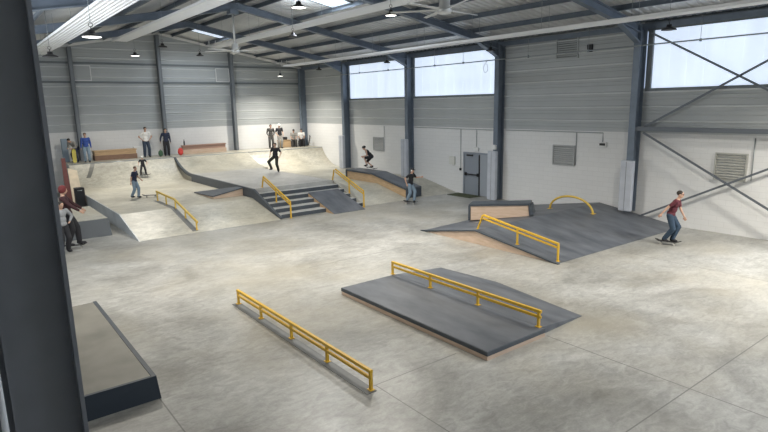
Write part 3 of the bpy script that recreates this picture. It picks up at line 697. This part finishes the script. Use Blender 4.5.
tag(MB().hull([(4.22, 31.45, 0), (4.49, 31.45, 0), (4.49, 31.49, 0), (4.22, 31.49, 0)], [(4.28, 32.1, 2.4), (4.46, 32.1, 2.4), (4.46, 32.14, 2.4), (4.28, 32.14, 2.4)]).build('red_board', mat('dark_red_board', (.13, .04, .035), .6), None), 'narrow dark red board leaning left of the pale plywood sheet', 'board')
t = thing('equipment_case', (4.7, 30.8, 0), 'black case standing in front of the pale plywood sheet', 'case')
MB().box(4.5, 4.92, 30.6, 31.0, 0, 1.02).build('case_body', m_black, t, .02)
MB().tube([(4.6, 30.6, .9), (4.6, 30.55, .9), (4.8, 30.55, .9), (4.8, 30.6, .9)], .012).build('handle', m_pipe, t)
tag(MB().box(5.05, 5.38, 37.0, 37.22, 1.8, 3.15).build('crash_pad', mat('blue_grey_pad', (.25, .31, .37), .6), None, .03), 'blue-grey pad standing against the back wall at the far left', 'pad')
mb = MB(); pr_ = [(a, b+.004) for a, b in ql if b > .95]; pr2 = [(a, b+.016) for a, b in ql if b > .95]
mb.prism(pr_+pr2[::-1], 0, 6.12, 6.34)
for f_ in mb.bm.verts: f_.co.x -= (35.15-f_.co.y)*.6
mb.build('slanted_strip', mat('slanted_strip_dark', (.13, .13, .12), .45, .3), QL)['label'] = 'dark slanted strip'  # narrow dark strip running askew down the transition

# benches on the deck
def bench(x0, x1, y0, y1, z0, z1, lab, body, topm):
    z0 += .003; y1 -= .02
    t = thing('bench', ((x0+x1)/2, (y0+y1)/2, z0), lab, 'bench')
    MB().box(x0, x1, y0, y1, z0, z0+(z1-z0)*.5).build('bench_base', body, t)
    MB().box(x0+.02, x1-.02, y0+.08, y1, z0+(z1-z0)*.5, z1-.06).build('bench_front', topm, t)
    MB().box(x0-.02, x1+.02, y0+.02, y1, z1-.06, z1).build('bench_seat', topm, t)
bench(6.62, 8.98, 36.5, 37.2, 1.8, 2.38, 'long brown plywood bench on the deck left of the white-shirted man', m_ply_dark, m_ply_tan)
bench(11.9, 14.8, 36.8, 37.24, 1.8, 2.38, 'long pinkish plywood bench on the deck below the middle cladding bay', m_ply, mat('dusty_pink_ply', (.36, .23, .18), .6))
tag(MB().box(9.05, 9.75, 37.45, 37.66, 1.8, 2.45).build('white_board', m_white), 'white panel standing against the back wall beside the brown bench', 'panel')
t = thing('wooden_box', (19.3, 37.0, 1.8), 'wooden box on the far right deck between the standing pair and the seated pair', 'box')
MB().box(18.85, 19.75, 36.85, 37.22, 1.803, 2.30).build('box_body', m_ply_tan, t, .01)
MB().box(18.82, 19.78, 36.82, 37.24, 2.30, 2.34).build('box_lid', m_ply_tan, t)
tag(MB().box(19.2, 19.55, 36.95, 37.15, 2.34, 2.56).build('bag', m_black, None, .05), 'black bag lying on the wooden box at the far right', 'bag')
t = thing('water_bottle', (12.05, 36.98, 2.38), 'dark bottle standing on the left end of the pinkish bench', 'bottle')
MB().lathe((12.05, 36.98, 2.38), [(.045, 0), (.05, .02), (.05, .22), (.02, .30)], 12).build('bottle_body', m_black, t)
MB().lathe((12.05, 36.98, 2.68), [(.025, 0), (.025, .07)], 10).build('bottle_cap', m_black, t)
def backpack(x, y, z, m, lab, s=1):
    t = thing('backpack', (x, y, z), lab, 'backpack')
    mb = MB(); mb.ball((x, y, z+.24*s), (.17*s, .11*s, .24*s)); mb.build('bag_body', m, t)
    mb = MB(); mb.ball((x, y-.09*s, z+.15*s), (.12*s, .06*s, .11*s)); mb.build('pocket', m, t)
    mb = MB(); mb.tube([(x-.05, y, z+.46*s), (x, y, z+.52*s), (x+.05, y, z+.46*s)], .012, 5); mb.build('handle', m_black, t)
backpack(10.35, 36.4, 1.8, mat('green_fabric', (.05, .11, .06), .8), 'dark green backpack on the deck right of the white-shirted man', .85)
backpack(11.55, 36.3, 1.8, mat('red_fabric', (.55, .05, .04), .7), 'red bag on the deck at the left end of the pinkish bench')

# skateboards ----------------------------------------------------------------
m_grip = mat('grip_tape', (.03, .03, .03), .9); m_wheel = mat('skate_wheel', (.55, .53, .48), .5); m_truck = mat('truck_metal', (.4, .4, .4), .4, .8)
def make_board(lab, deckm=m_grip, group=None):
    t = thing('skateboard', (0, 0, 0), lab, 'skateboard', group)
    mb = MB(); n = 12; L_ = .40; W_ = .10; rows = []
    for i in range(n+1):
        x = -L_+2*L_*i/n; e = max(0, abs(x)-.27); z = .095+e*.42
        hw = W_*math.sqrt(max(.02, 1-max(0, (abs(x)-.30)/.101)**2))
        rows.append([mb.bm.verts.new((s*hw, x, z+dz+(.006 if abs(s) == 1 else 0))) for s, dz in ((-1, 0), (0, 0), (1, 0), (1, .012), (0, .012), (-1, .012))])
    for a, b in zip(rows, rows[1:]):
        for k in range(6): mb.bm.faces.new((a[k], a[(k+1)%6], b[(k+1)%6], b[k]))
    mb.bm.faces.new(rows[0]); mb.bm.faces.new(rows[-1][::-1])
    mb.build('deck', deckm, t)
    for s in (-1, 1):
        mb = MB(); mb.box(-.03, .03, s*.2-.03, s*.2+.03, .06, .097); mb.tube([(-.1, s*.2, .038), (.1, s*.2, .038)], .012, 6); mb.bar((0, s*.2, .04), (0, s*.2, .07), .05, .04, (0, 1, 0)); tr = mb.build('truck', m_truck, t)
        for q in (-1, 1): MB().tube([(q*.075, s*.2, .028), (q*.11, s*.2, .028)], .027, 12).build('wheel', m_wheel, tr)
    return t
def place(o, loc, rz=0, rx=0, ry=0):
    o.location = loc; o.rotation_euler = (rx, ry, rz); return o

# people ----------------------------------------------------------------------
def ik(a, b, l1, l2, pole):
    a = Vector(a); b = Vector(b); d = b-a; L_ = d.length
    if L_ > (l1+l2)*.995: b = a+d.normalized()*(l1+l2)*.995; d = b-a; L_ = d.length
    k = (l1*l1-l2*l2+L_*L_)/(2*L_); h = math.sqrt(max(0, l1*l1-k*k)); u = d.normalized()
    p = Vector(pole); p = (p-u*p.dot(u)).normalized()
    return a+u*k+p*h, b
def capsule(mb, a, ra, b, rb, n=6):
    a = Vector(a); b = Vector(b); mb.ball(a, ra, None, 12, 8); mb.ball(b, rb, None, 12, 8)
    mb.tube([a, a.lerp(b, .5), b], [ra*.99, (ra+rb)/2, rb*.99], 12)
def fuse(mb, name, mat_, parent, vox, smooth=4):
    me = bpy.data.meshes.new('tmp'); mb.bm.to_mesh(me); mb.bm.free()
    o = bpy.data.objects.new('tmp', me); C.objects.link(o)
    r = o.modifiers.new('r', 'REMESH'); r.mode = 'VOXEL'; r.voxel_size = vox; r.use_smooth_shade = True
    s = o.modifiers.new('s', 'SMOOTH'); s.iterations = smooth; s.factor = .5
    dg = bpy.context.evaluated_depsgraph_get(); dg.update()
    out = bpy.data.meshes.new_from_object(o.evaluated_get(dg)); bpy.data.objects.remove(o)
    out.name = name; out.materials.clear(); out.materials.append(mat_)
    for p in out.polygons: p.use_smooth = True
    ob = bpy.data.objects.new(name, out); C.objects.link(ob)
    if parent is not None: ob.parent = parent
    return ob
m_skin = mat('skin', (.52, .32, .23), .55)
def cloth(name, c): return mat(name, c, .85, 0, .1, 9, .15, 30)
def person(lab, loc, view, P, H=1.75, top=None, legs=None, hair=None, hat=None, sleeves='short', shorts=False, shoe=None, vox=.012, extra=None, group=None):
    """view: 0 = back to the viewer, 90 = facing right in the picture, 180 = facing the viewer"""
    s = H/1.75; top = top or cloth('black_cloth', (.02, .02, .024)); legs = legs or cloth('black_cloth', (.02, .02, .024))
    shoe = shoe or cloth('shoe_dark', (.025, .025, .03)); hair = hair or mat('dark_hair', (.025, .018, .014), .7)
    pel = Vector(P.get('pelvis', (0, 0, .93))); lf, ls = R(P.get('lean', 3)), R(P.get('side', 0)); tw = R(P.get('twist', 0))
    Rt = Matrix.Rotation(tw, 3, 'Z') @ Matrix.Rotation(-lf, 3, 'X') @ Matrix.Rotation(ls, 3, 'Y')
    T = lambda x, y, z: pel+Rt @ Vector((x, y, z))
    ch = T(0, 0, .36); nb = T(0, 0, .53); hn = R(P.get('nod', 0)); hy = R(P.get('look', 0))
    Rh = Matrix.Rotation(tw*.5+hy, 3, 'Z') @ Matrix.Rotation(-lf*.5-hn, 3, 'X')
    hc = nb+Rt @ Vector((0, .01, .06))+Rh @ Vector((0, .025, .10))
    sh = [T(-.185, 0, .475), T(.185, 0, .475)]
    hd = P.get('hands', ((-.27, .03, .80), (.27, .03, .80))); ft = P.get('feet', ((-.11, 0, 0), (.11, 0, 0))); fy = P.get('toes', (8, -8))
    pole = P.get('elbow', ((-.5, -1, -.2), (.5, -1, -.2))); kp = P.get('knee', ((-.15, 1, 0), (.15, 1, 0)))
    el = []; wr = []; kn = []; an = []
    for i in range(2):
        e_, w_ = ik(sh[i], hd[i], .29, .26, pole[i]); el.append(e_); wr.append(w_)
    hip = [pel+Matrix.Rotation(tw*.4, 3, 'Z') @ Vector((q*.09, 0, -.02)) for q in (-1, 1)]
    for i in range(2):
        k_, a_ = ik(hip[i], Vector(ft[i])+Vector((0, 0, .085)), .435, .42, kp[i]); kn.append(k_); an.append(a_)
    # body
    mb = MB()
    mb.ball(T(0, 0, .38), (.155, .10, .17), Rt); mb.ball(T(0, 0, .17), (.135, .095, .17), Rt); mb.ball(T(0, 0, 0), (.150, .105, .12), Rt)
    capsule(mb, sh[0]+Rt@Vector((.03,0,-.01)), .055, sh[1]+Rt@Vector((-.03,0,-.01)), .055)
    capsule(mb, nb-Rt@Vector((0,0,.03)), .058, nb+Rt@Vector((0,.012,.06)), .052)
    for i, q in ((0, -1), (1, 1)):
        capsule(mb, sh[i], .054, el[i], .040); capsule(mb, el[i], .040, wr[i], .026)
        fd = (wr[i]-el[i]).normalized(); sd = fd.cross(Vector((0, 1, 0)) if abs(fd.y) < .8 else Vector((0, 0, 1))).normalized()*q
        ax = fd.cross(sd); pc = wr[i]+fd*.055
        rotp = Matrix((ax, sd, fd)).transposed()
        mb.ball(pc, (.040, .017, .055), rotp, 10, 8)
        for f_, (of, ln) in enumerate(((-.030, .060), (-.010, .072), (.011, .066), (.030, .052))):
            b0 = wr[i]+fd*.085+ax*of; b1 = b0+fd*ln*.5+ax*of*.25-sd*.008; b2 = b1+fd*ln*.45-sd*.022
            mb.tube([b0, b1, b2], [.0095, .0088, .0075], 6)
        t0 = wr[i]+fd*.03-ax*.03; t1 = t0+fd*.035-ax*.028; t2 = t1+fd*.03-ax*.006; mb.tube([t0, t1, t2], [.013, .011, .009], 6)
        capsule(mb, hip[i], .082, kn[i], .056); capsule(mb, kn[i], .054, an[i], .036)
        fr = Matrix.Rotation(R(fy[i]), 3, 'Z')@Vector((0, 1, 0)); capsule(mb, an[i]-Vector((0,0,.03)), .034, an[i]+fr*.11-Vector((0,0,.055)), .026)
    mb.ball(hc+Rh@Vector((0, 0, .025)), (.076, .094, .095), Rh); mb.ball(hc+Rh@Vector((0, .022, -.045)), (.057, .066, .072), Rh)
    mb.ball(hc+Rh@Vector((0, .098, -.012)), (.014, .020, .024), Rh, 8, 6); mb.ball(hc+Rh@Vector((0, .082, -.062)), (.026, .013, .010), Rh, 8, 6)
    for q in (-1, 1): mb.ball(hc+Rh@Vector((q*.078, -.005, -.005)), (.012, .020, .032), Rh, 8, 6)
    body = fuse(mb, 'person', P.get('skin', m_skin), None, vox, 3)
    tag(body, lab, 'person', group)
    def part(fn, name, m_, v=vox*1.15, lb=None):
        mb = MB(); fn(mb); o = fuse(mb, name, m_, body, v, 4)
        if lb: o['label'] = lb
        return o
    # shirt
    def shirt(mb):
        e = .020
        mb.ball(T(0, 0, .38), (.155+e, .10+e, .165), Rt); mb.ball(T(0, 0, .18), (.140+e, .10+e, .18), Rt); mb.ball(T(0, 0, .03), (.155+e, .112+e, .11), Rt)
        capsule(mb, sh[0]+Rt@Vector((.03,0,-.015)), .066, sh[1]+Rt@Vector((-.03,0,-.015)), .066)
        for i in range(2):
            if sleeves == 'none': continue
            if sleeves == 'short': capsule(mb, sh[i], .070, sh[i].lerp(el[i], .62), .062)
            else: capsule(mb, sh[i], .070, el[i], .056); capsule(mb, el[i], .056, el[i].lerp(wr[i], .93), .040)
    part(shirt, 'shirt' if sleeves != 'long' else 'sweatshirt', top)
    def trousers(mb):
        mb.ball(T(0, 0, -.01), (.160, .118, .115), Rt)
        for i in range(2):
            if shorts: capsule(mb, hip[i], .102, hip[i].lerp(kn[i], .86), .088)
            else: capsule(mb, hip[i], .106, kn[i], .088); capsule(mb, kn[i], .087, kn[i].lerp(an[i], .93), .076)
    part(trousers, 'shorts' if shorts else 'trousers', legs)
    for i in range(2):
        def shoe_(mb):
            fr = Matrix.Rotation(R(fy[i]), 3, 'Z'); f1 = fr@Vector((0, 1, 0)); base = Vector((an[i].x, an[i].y, an[i].z-.085))
            mb.ball(base+f1*.05+Vector((0,0,.040)), (.048, .135, .044), fr); mb.ball(base-f1*.02+Vector((0,0,.075)), (.046, .060, .055), fr)
            mb.box(base.x-.02, base.x+.02, base.y-.02, base.y+.02, base.z+.004, base.z+.04)
        part(shoe_, 'shoe', shoe, .011)
    if hat == 'helmet' or hat == 'white_helmet':
        def hl(mb):
            mb.ball(hc+Rh@Vector((0, -.012, .055)), (.105, .125, .088), Rh)
        part(hl, 'helmet', m_white if hat == 'white_helmet' else m_black, .012)
    elif hat == 'cap':
        def cp_(mb):
            mb.ball(hc+Rh@Vector((0, -.005, .055)), (.088, .104, .074), Rh); mb.ball(hc+Rh@Vector((0, .11, .040)), (.062, .075, .012), Rh)
        part(cp_, 'cap', m_black, .010)
        if extra == 'headphones': part(lambda mb: [mb.ball(hc+Rh@Vector((q*.093, 0, -.005)), (.022, .036, .042), Rh) for q in (-1, 1)], 'headphones', m_white, .010)
    elif hat == 'hood':
        part(lambda mb: mb.ball(hc+Rh@Vector((0, -.022, .03)), (.105, .112, .125), Rh), 'hood', cloth('red_hood', (.16, .03, .03)), .012)
    else:
        def hr(mb):
            mb.ball(hc+Rh@Vector((0, -.018, .045)), (.087, .100, .088), Rh)
            if P.get('long'): mb.ball(hc+Rh@Vector((0, -.05, -.03)), (.085, .06, .10), Rh)
        part(hr, 'hair', hair, .011)
    for q in (-1, 1):
        mb = MB(); mb.ball(hc+Rh@Vector((q*.030, .083, .012)), (.013, .010, .009), Rh, 8, 6); mb.build('eye', m_black if P.get('glasses') else mat('eye_white', (.35, .33, .32), .3), None).name = 'eye'
        e_ = bpy.context.scene.collection.objects[-1]
        e_.parent = body
    if P.get('glasses'):
        mb = MB()
        for q in (-1, 1): mb.ball(hc+Rh@Vector((q*.032, .094, .014)), (.026, .008, .018), Rh, 10, 6)
        mb.bar(hc+Rh@Vector((-.08, .03, .02)), hc+Rh@Vector((-.055, .09, .018)), .006, .008); mb.bar(hc+Rh@Vector((.08, .03, .02)), hc+Rh@Vector((.055, .09, .018)), .006, .008)
        o = mb.build('sunglasses', m_black, None); o.parent = body
    az = math.degrees(math.atan2(loc[0], loc[1]))
    body.location = (loc[0], loc[1], loc[2]+.008); body.scale = (s, s, s); body.rotation_euler = (0, 0, -R(az+view))
    return body
def board_under(b, lab, deckm=m_grip, off=(0, 0, 0), rz=0, rx=0):
    """a skateboard below a rider: its long axis turned rz from the rider's forward direction"""
    t = make_board(lab, deckm); t.location = Vector(b.location)+Vector(off); t.rotation_euler = (rx, 0, b.rotation_euler.z+R(rz)); return t
BH = .112
jeans = cloth('dark_jeans', (.028, .052, .085)); ljeans = cloth('light_jeans', (.20, .27, .34)); maroon = cloth('maroon_cloth', (.10, .018, .028))
blackc = cloth('black_cloth', (.02, .02, .024)); navy = cloth('navy_cloth', (.02, .028, .06)); whitec = cloth('white_cloth', (.75, .74, .72)); royal = cloth('royal_blue_cloth', (.03, .07, .28))
greyc = cloth('grey_cloth', (.28, .27, .25)); olive = cloth('dark_olive_cloth', (.035, .035, .026)); darkgrey = cloth('charcoal_cloth', (.06, .058, .055))

p = person('man in maroon T-shirt, blue jeans and sunglasses rolling right by the white wall', (18.42, 8.56, BH), 100,
  dict(pelvis=(0, -.02, .87), lean=19, nod=-8, hands=((-.24, .34, .76), (.30, -.32, .82)), feet=((-.06, .07, 0), (.06, -.14, 0)), toes=(-20, -30), glasses=True, elbow=((-.2, -1, -.3), (.3, -1, .3))), 1.82, maroon, jeans, vox=.0105)
board_under(p, 'dark skateboard under the man in maroon', off=(-.0, .04, -BH))
p = person('skater in black T-shirt, cap and light jeans riding past the end of the long ledge', (17.2, 20.35, BH), 120,
  dict(pelvis=(0, 0, .90), lean=8, hands=((-.42, .36, 1.22), (.30, -.05, .95)), feet=((-.05, .17, 0), (.05, -.17, 0)), toes=(-40, -50), elbow=((-.5, -.6, -.6), (.5, -1, -.2))), 1.68, blackc, ljeans, hat='cap', extra='headphones', vox=.012)
board_under(p, 'skateboard under the skater in light jeans', off=(0, 0, -BH), rz=0)
p = person('skater in black vest, shorts and helmet crouching in the air above the long ledge', (19.0, 26.05, 1.17), 270,
  dict(pelvis=(0, -.10, .68), lean=42, nod=-5, hands=((-.22, .42, .72), (.22, .36, .66)), feet=((-.10, .22, .12), (.12, -.12, .0)), toes=(20, -30), knee=((-.2, 1, .2), (.3, 1, .1))), 1.66, blackc, blackc, hat='helmet', sleeves='none', shorts=True, vox=.012)
board_under(p, 'skateboard tilted under the jumping skater', off=(0, 0, -.10), rz=0, rx=.22)
p = person('skater in black T-shirt and dark trousers striding on the platform above the stair', (14.82, 29.6, PM), 200,
  dict(pelvis=(.02, 0, .88), lean=6, side=-5, hands=((.30, .12, .92), (-.30, .16, .90)) if False else ((-.30, .12, .92), (.32, .10, .90)), feet=((-.16, .05, 0), (.20, .22, .14)), toes=(10, -30), knee=((0, 1, 0), (.9, 1, 0))), 1.74, blackc, olive, vox=.013)
p = person('boy in navy T-shirt and light blue jeans walking on the left platform', (6.66, 28.1, PL), 120,
  dict(pelvis=(0, 0, .93), lean=8, hands=((-.30, .22, .98), (.28, -.06, .84)), feet=((-.07, .12, 0), (.07, -.18, .03)), toes=(0, 0)), 1.52, navy, ljeans, vox=.013, hair=mat('brown_hair', (.08, .045, .03), .7))
p = person('small child in black with a white helmet riding down the left quarter pipe', (8.62, 34.05, PL+.30+BH), 180,
  dict(pelvis=(0, 0, .84), lean=12, hands=((-.34, .25, .95), (.34, .15, .90)), feet=((-.20, 0, 0), (.20, 0, 0)), toes=(20, -20)), 1.15, blackc, blackc, hat='white_helmet', vox=.014)
board_under(p, 'dark skateboard under the small child with the white helmet', off=(0, 0, -BH), rz=90)
b = make_board('small loose skateboard lying on the platform left of the kinked rail', m_grip); place(b, (7.25, 27.75, PL), 1.1)
p = person('man in white T-shirt with hands on hips standing on the left deck', (9.62, 36.75, 1.8), 165,
  dict(pelvis=(0, 0, .93), hands=((-.20, .09, 1.0), (.20, .09, 1.0)), elbow=((-1, -.5, 0), (1, -.5, 0)), feet=((-.14, 0, 0), (.14, .05, 0)), nod=14), 1.87, whitec, cloth('navy_jeans', (.03, .045, .075)), vox=.013)
p = person('person in navy sweatshirt and black trousers standing before the back column', (10.80, 36.6, 1.8), 175,
  dict(hands=((-.26, .06, .84), (.34, .12, .92)), nod=16), 1.74, navy, blackc, sleeves='long', vox=.013)
p = person('boy in royal blue football shirt and light jeans standing on the left deck', (6.12, 35.9, 1.8), 180,
  dict(hands=((-.27, .02, .84), (.27, .02, .84)), nod=8), 1.68, royal, ljeans, vox=.013, sleeves='long', hair=mat('brown_hair', (.08, .045, .03), .7))
p = person('person in grey hoodie bending over a yellow skateboard in the far left corner', (5.60, 36.4, 1.8), 215,
  dict(pelvis=(0, -.12, .88), lean=50, nod=20, hands=((-.14, .42, .85), (.14, .42, .85)), feet=((-.12, 0, 0), (.12, 0, 0))), 1.70, greyc, navy, sleeves='long', vox=.013)
b = make_board('yellow skateboard held upright by the person in the grey hoodie', mat('yellow_deck', (.55, .47, .10), .5)); place(b, (5.48, 35.95, 2.22), R(215-180), R(90), 0); b.rotation_euler = (R(90), 0, R(-10))
p = person('red-hooded person in dark clothes on a skateboard beside the near column', (2.98, 21.75, BH), 100,
  dict(pelvis=(0, -.08, .92), lean=-8, side=0, nod=10, hands=((-.30, .25, 1.0), (.24, .30, 1.0)), feet=((-.10, .12, 0), (.10, -.14, 0))), 2.12, cloth('dark_maroon_cloth', (.045, .015, .018)), blackc, hat='hood', sleeves='long', vox=.014)
board_under(p, 'dark skateboard under the person with the red hood', off=(0, 0, -BH))
p = person('person in pale grey jacket and black trousers standing beside the near column', (2.62, 21.35, 0), 150,
  dict(hands=((-.20, .14, 1.04), (.24, .10, 1.0)), elbow=((-1, -.5, 0), (1, -.5, 0)), nod=10), 1.78, cloth('pale_grey_cloth', (.27, .28, .29)), blackc, sleeves='long', vox=.014)
p = person('person in charcoal clothes standing at the left end of the far right deck', (18.05, 36.6, 1.8), 170,
  dict(hands=((-.2, .1, .95), (.2, .12, .95)), nod=12), 1.72, darkgrey, darkgrey, sleeves='long', vox=.014)
p = person('person with white helmet standing on the far right deck', (18.6, 36.3, 1.8), 160,
  dict(hands=((-.2, .14, .95), (.2, .14, .95)), nod=6, side=4), 1.74, blackc, greyc, hat='white_helmet', vox=.014)
SIT = dict(pelvis=(0, 0, .54), lean=12, hands=((-.14, .36, .62), (.14, .36, .62)), feet=((-.14, .42, 0), (.14, .42, 0)), knee=((-.1, 1, .6), (.1, 1, .6)))
st = thing('stool_box', (20.1, 37.0, 1.8), 'low dark box under the seated person in grey on the far right deck', 'box')
MB().box(19.92, 20.3, 36.9, 37.2, 1.803, 2.22).build('box_body', m_black, st, .01)
st = thing('stool_box', (20.8, 36.9, 1.8), 'low dark box under the seated person in white on the far right deck', 'box')
MB().box(20.52, 20.92, 36.85, 37.15, 1.803, 2.22).build('box_body', m_black, st, .01)
person('person in grey top and dark hair sitting on the far right deck', (20.1, 37.05, 1.8), 175, SIT, 1.68, greyc, darkgrey, hat='cap', vox=.014)
person('person in white T-shirt and cap sitting on the far right deck beside the corner column', (20.72, 37.0, 1.8), 175, SIT, 1.70, whitec, blackc, hat='cap', vox=.014)
b = make_board('skateboard standing on its tail on the far right deck beside the corner column', m_grip); b.rotation_euler = (R(78), 0, R(-140)); b.location = (21.05, 36.2, 2.22)
